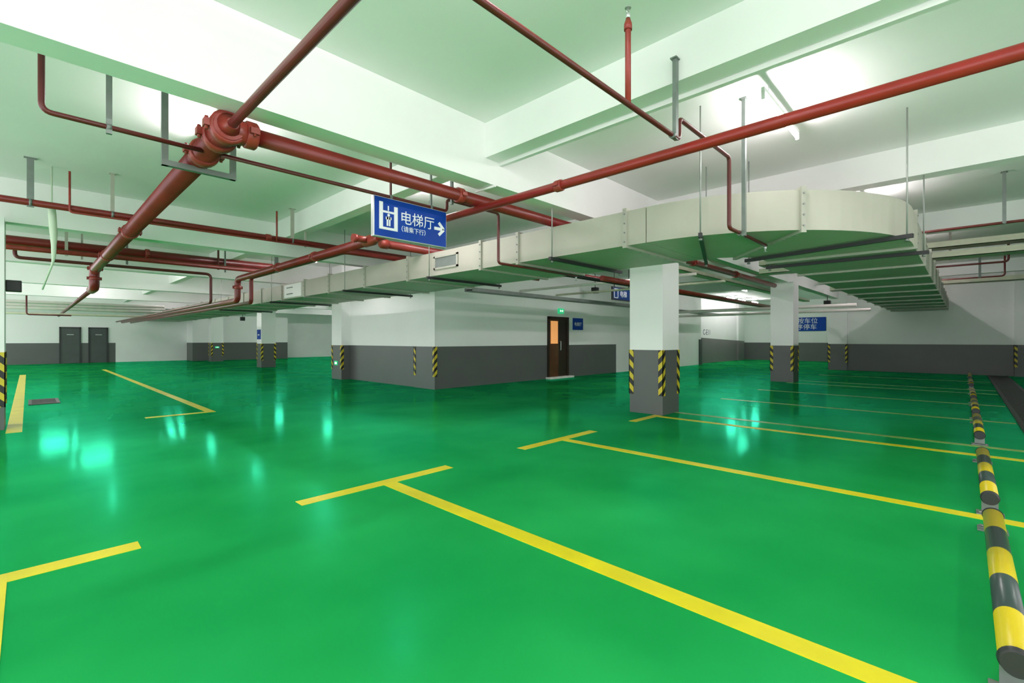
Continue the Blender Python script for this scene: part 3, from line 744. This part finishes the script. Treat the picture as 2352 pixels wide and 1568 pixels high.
t = thing('wall_sign', 'long blue sign with two rows of white writing on the right back wall', 'sign', (33.0, 6.6, 2.25))
bm = B(); bbox_(bm, (32.96, 5.9, 1.83), (33.0, 7.9, 2.66), .03); obj('plate', bm, 'blue', t)
lettering('请按车位', .36, 'signwhite', t, (32.955, 7.75, 2.32), (0, -1, 0))
lettering('有序停车', .36, 'signwhite', t, (32.955, 7.80, 1.95), (0, -1, 0))

t = thing('wall_lettering', 'dark blue bay number painted on the bright wall behind the columns', 'lettering', (26.2, 10.35, 1.6))
lettering('C-E11', .42, 'ink', t, (25.85, 10.347, 1.58), (1, 0, 0), 'painted_letters')

t = thing('column_plate', 'small blue plate on the left side of the far column', 'sign', (7.57, 23.9, 1.5))
bm = B(); bbox_(bm, (7.55, 23.68, 1.32), (7.57, 24.15, 1.78), .004); obj('plate', bm, 'blue', t)
bm = B(); box(bm, (7.546, 23.8, 1.5), (7.55, 24.03, 1.56)); obj('white_bar', bm, 'signwhite', t)
t = thing('low_exit_sign', 'small green exit sign low on the farthest column', 'sign', (7.9, 32.2, .7))
bm = B(); bbox_(bm, (7.76, 32.17, .80), (7.98, 32.2, .90), .004); obj('lit_case', bm, 'greensign', t)
bm = B(); box(bm, (7.82, 32.165, .835), (7.93, 32.17, .865)); obj('arrow', bm, 'greenwhite', t)
t = thing('low_exit_sign', 'small pale exit sign low on the half column of the lift core', 'sign', (7.1, 14.95, .5))
bm = B(); bbox_(bm, (7.08, 14.86, .46), (7.1, 15.08, .60), .004); obj('lit_case', bm, 'greensign', t)
bm = B(); box(bm, (7.076, 14.9, .5), (7.08, 15.03, .56)); obj('arrow', bm, 'greenwhite', t)

# ------------------------------------------------------------------ small black boxes : speakers and cameras
def speaker(label, c, s, rod=True, facing=(0, -1, 0)):
    x, y, z = c
    r = thing('wall_speaker' if not rod else 'hanging_speaker', label, 'speaker', c, 'small black speakers')
    bm = B(); bbox_(bm, (x - s / 2, y - s / 2, z - s / 2), (x + s / 2, y + s / 2, z + s / 2), .01); obj('case', bm, 'black', r)
    bm = B(); box(bm, (x - s * .4, y - s / 2 - .006, z - s * .4), (x + s * .4, y - s / 2, z + s * .4)); obj('grille', bm, 'dark', r)
    if rod:
        bm = B(); sweep(bm, [(x, y, z + s / 2), (x, y, CZ)], .012, 0, 8); obj('rod', bm, 'dark', r)
    return r
speaker('black square speaker on the column at the left edge', (-.155, 10.47, 2.12), .17, False)
speaker('small black speaker hanging before the lift core, above the blue plate', (13.96, 9.4, 3.05), .2)
speaker('small black speaker hanging left of the far column', (8.9, 31.0, 2.55), .22)
speaker('small black speaker hanging close to the far column', (9.9, 29.0, 2.45), .2)
speaker('small black speaker left of the blue two-row sign', (27.5, 6.9, 2.9), .3)
speaker('small black speaker above the wall end guard on the right', (22.6, 4.0, 2.78), .22)

# ------------------------------------------------------------------ light, view, render settings
w = bpy.data.worlds.new('world'); sc.world = w; w.use_nodes = True
w.node_tree.nodes['Background'].inputs['Color'].default_value = (1, .92, .965, 1)
w.node_tree.nodes['Background'].inputs['Strength'].default_value = 2.8
sc.view_settings.view_transform = 'Standard'
sc.view_settings.look = 'None'
sc.view_settings.gamma = 1
sc.view_settings.use_curve_mapping = False
sc.view_settings.exposure = 0.16
cy = sc.cycles
cy.use_denoising = True
try: cy.denoiser = 'OPENIMAGEDENOISE'
except Exception: pass
cy.max_bounces = 10; cy.diffuse_bounces = 6; cy.glossy_bounces = 4
cy.sample_clamp_indirect = 6
cy.use_light_tree = True
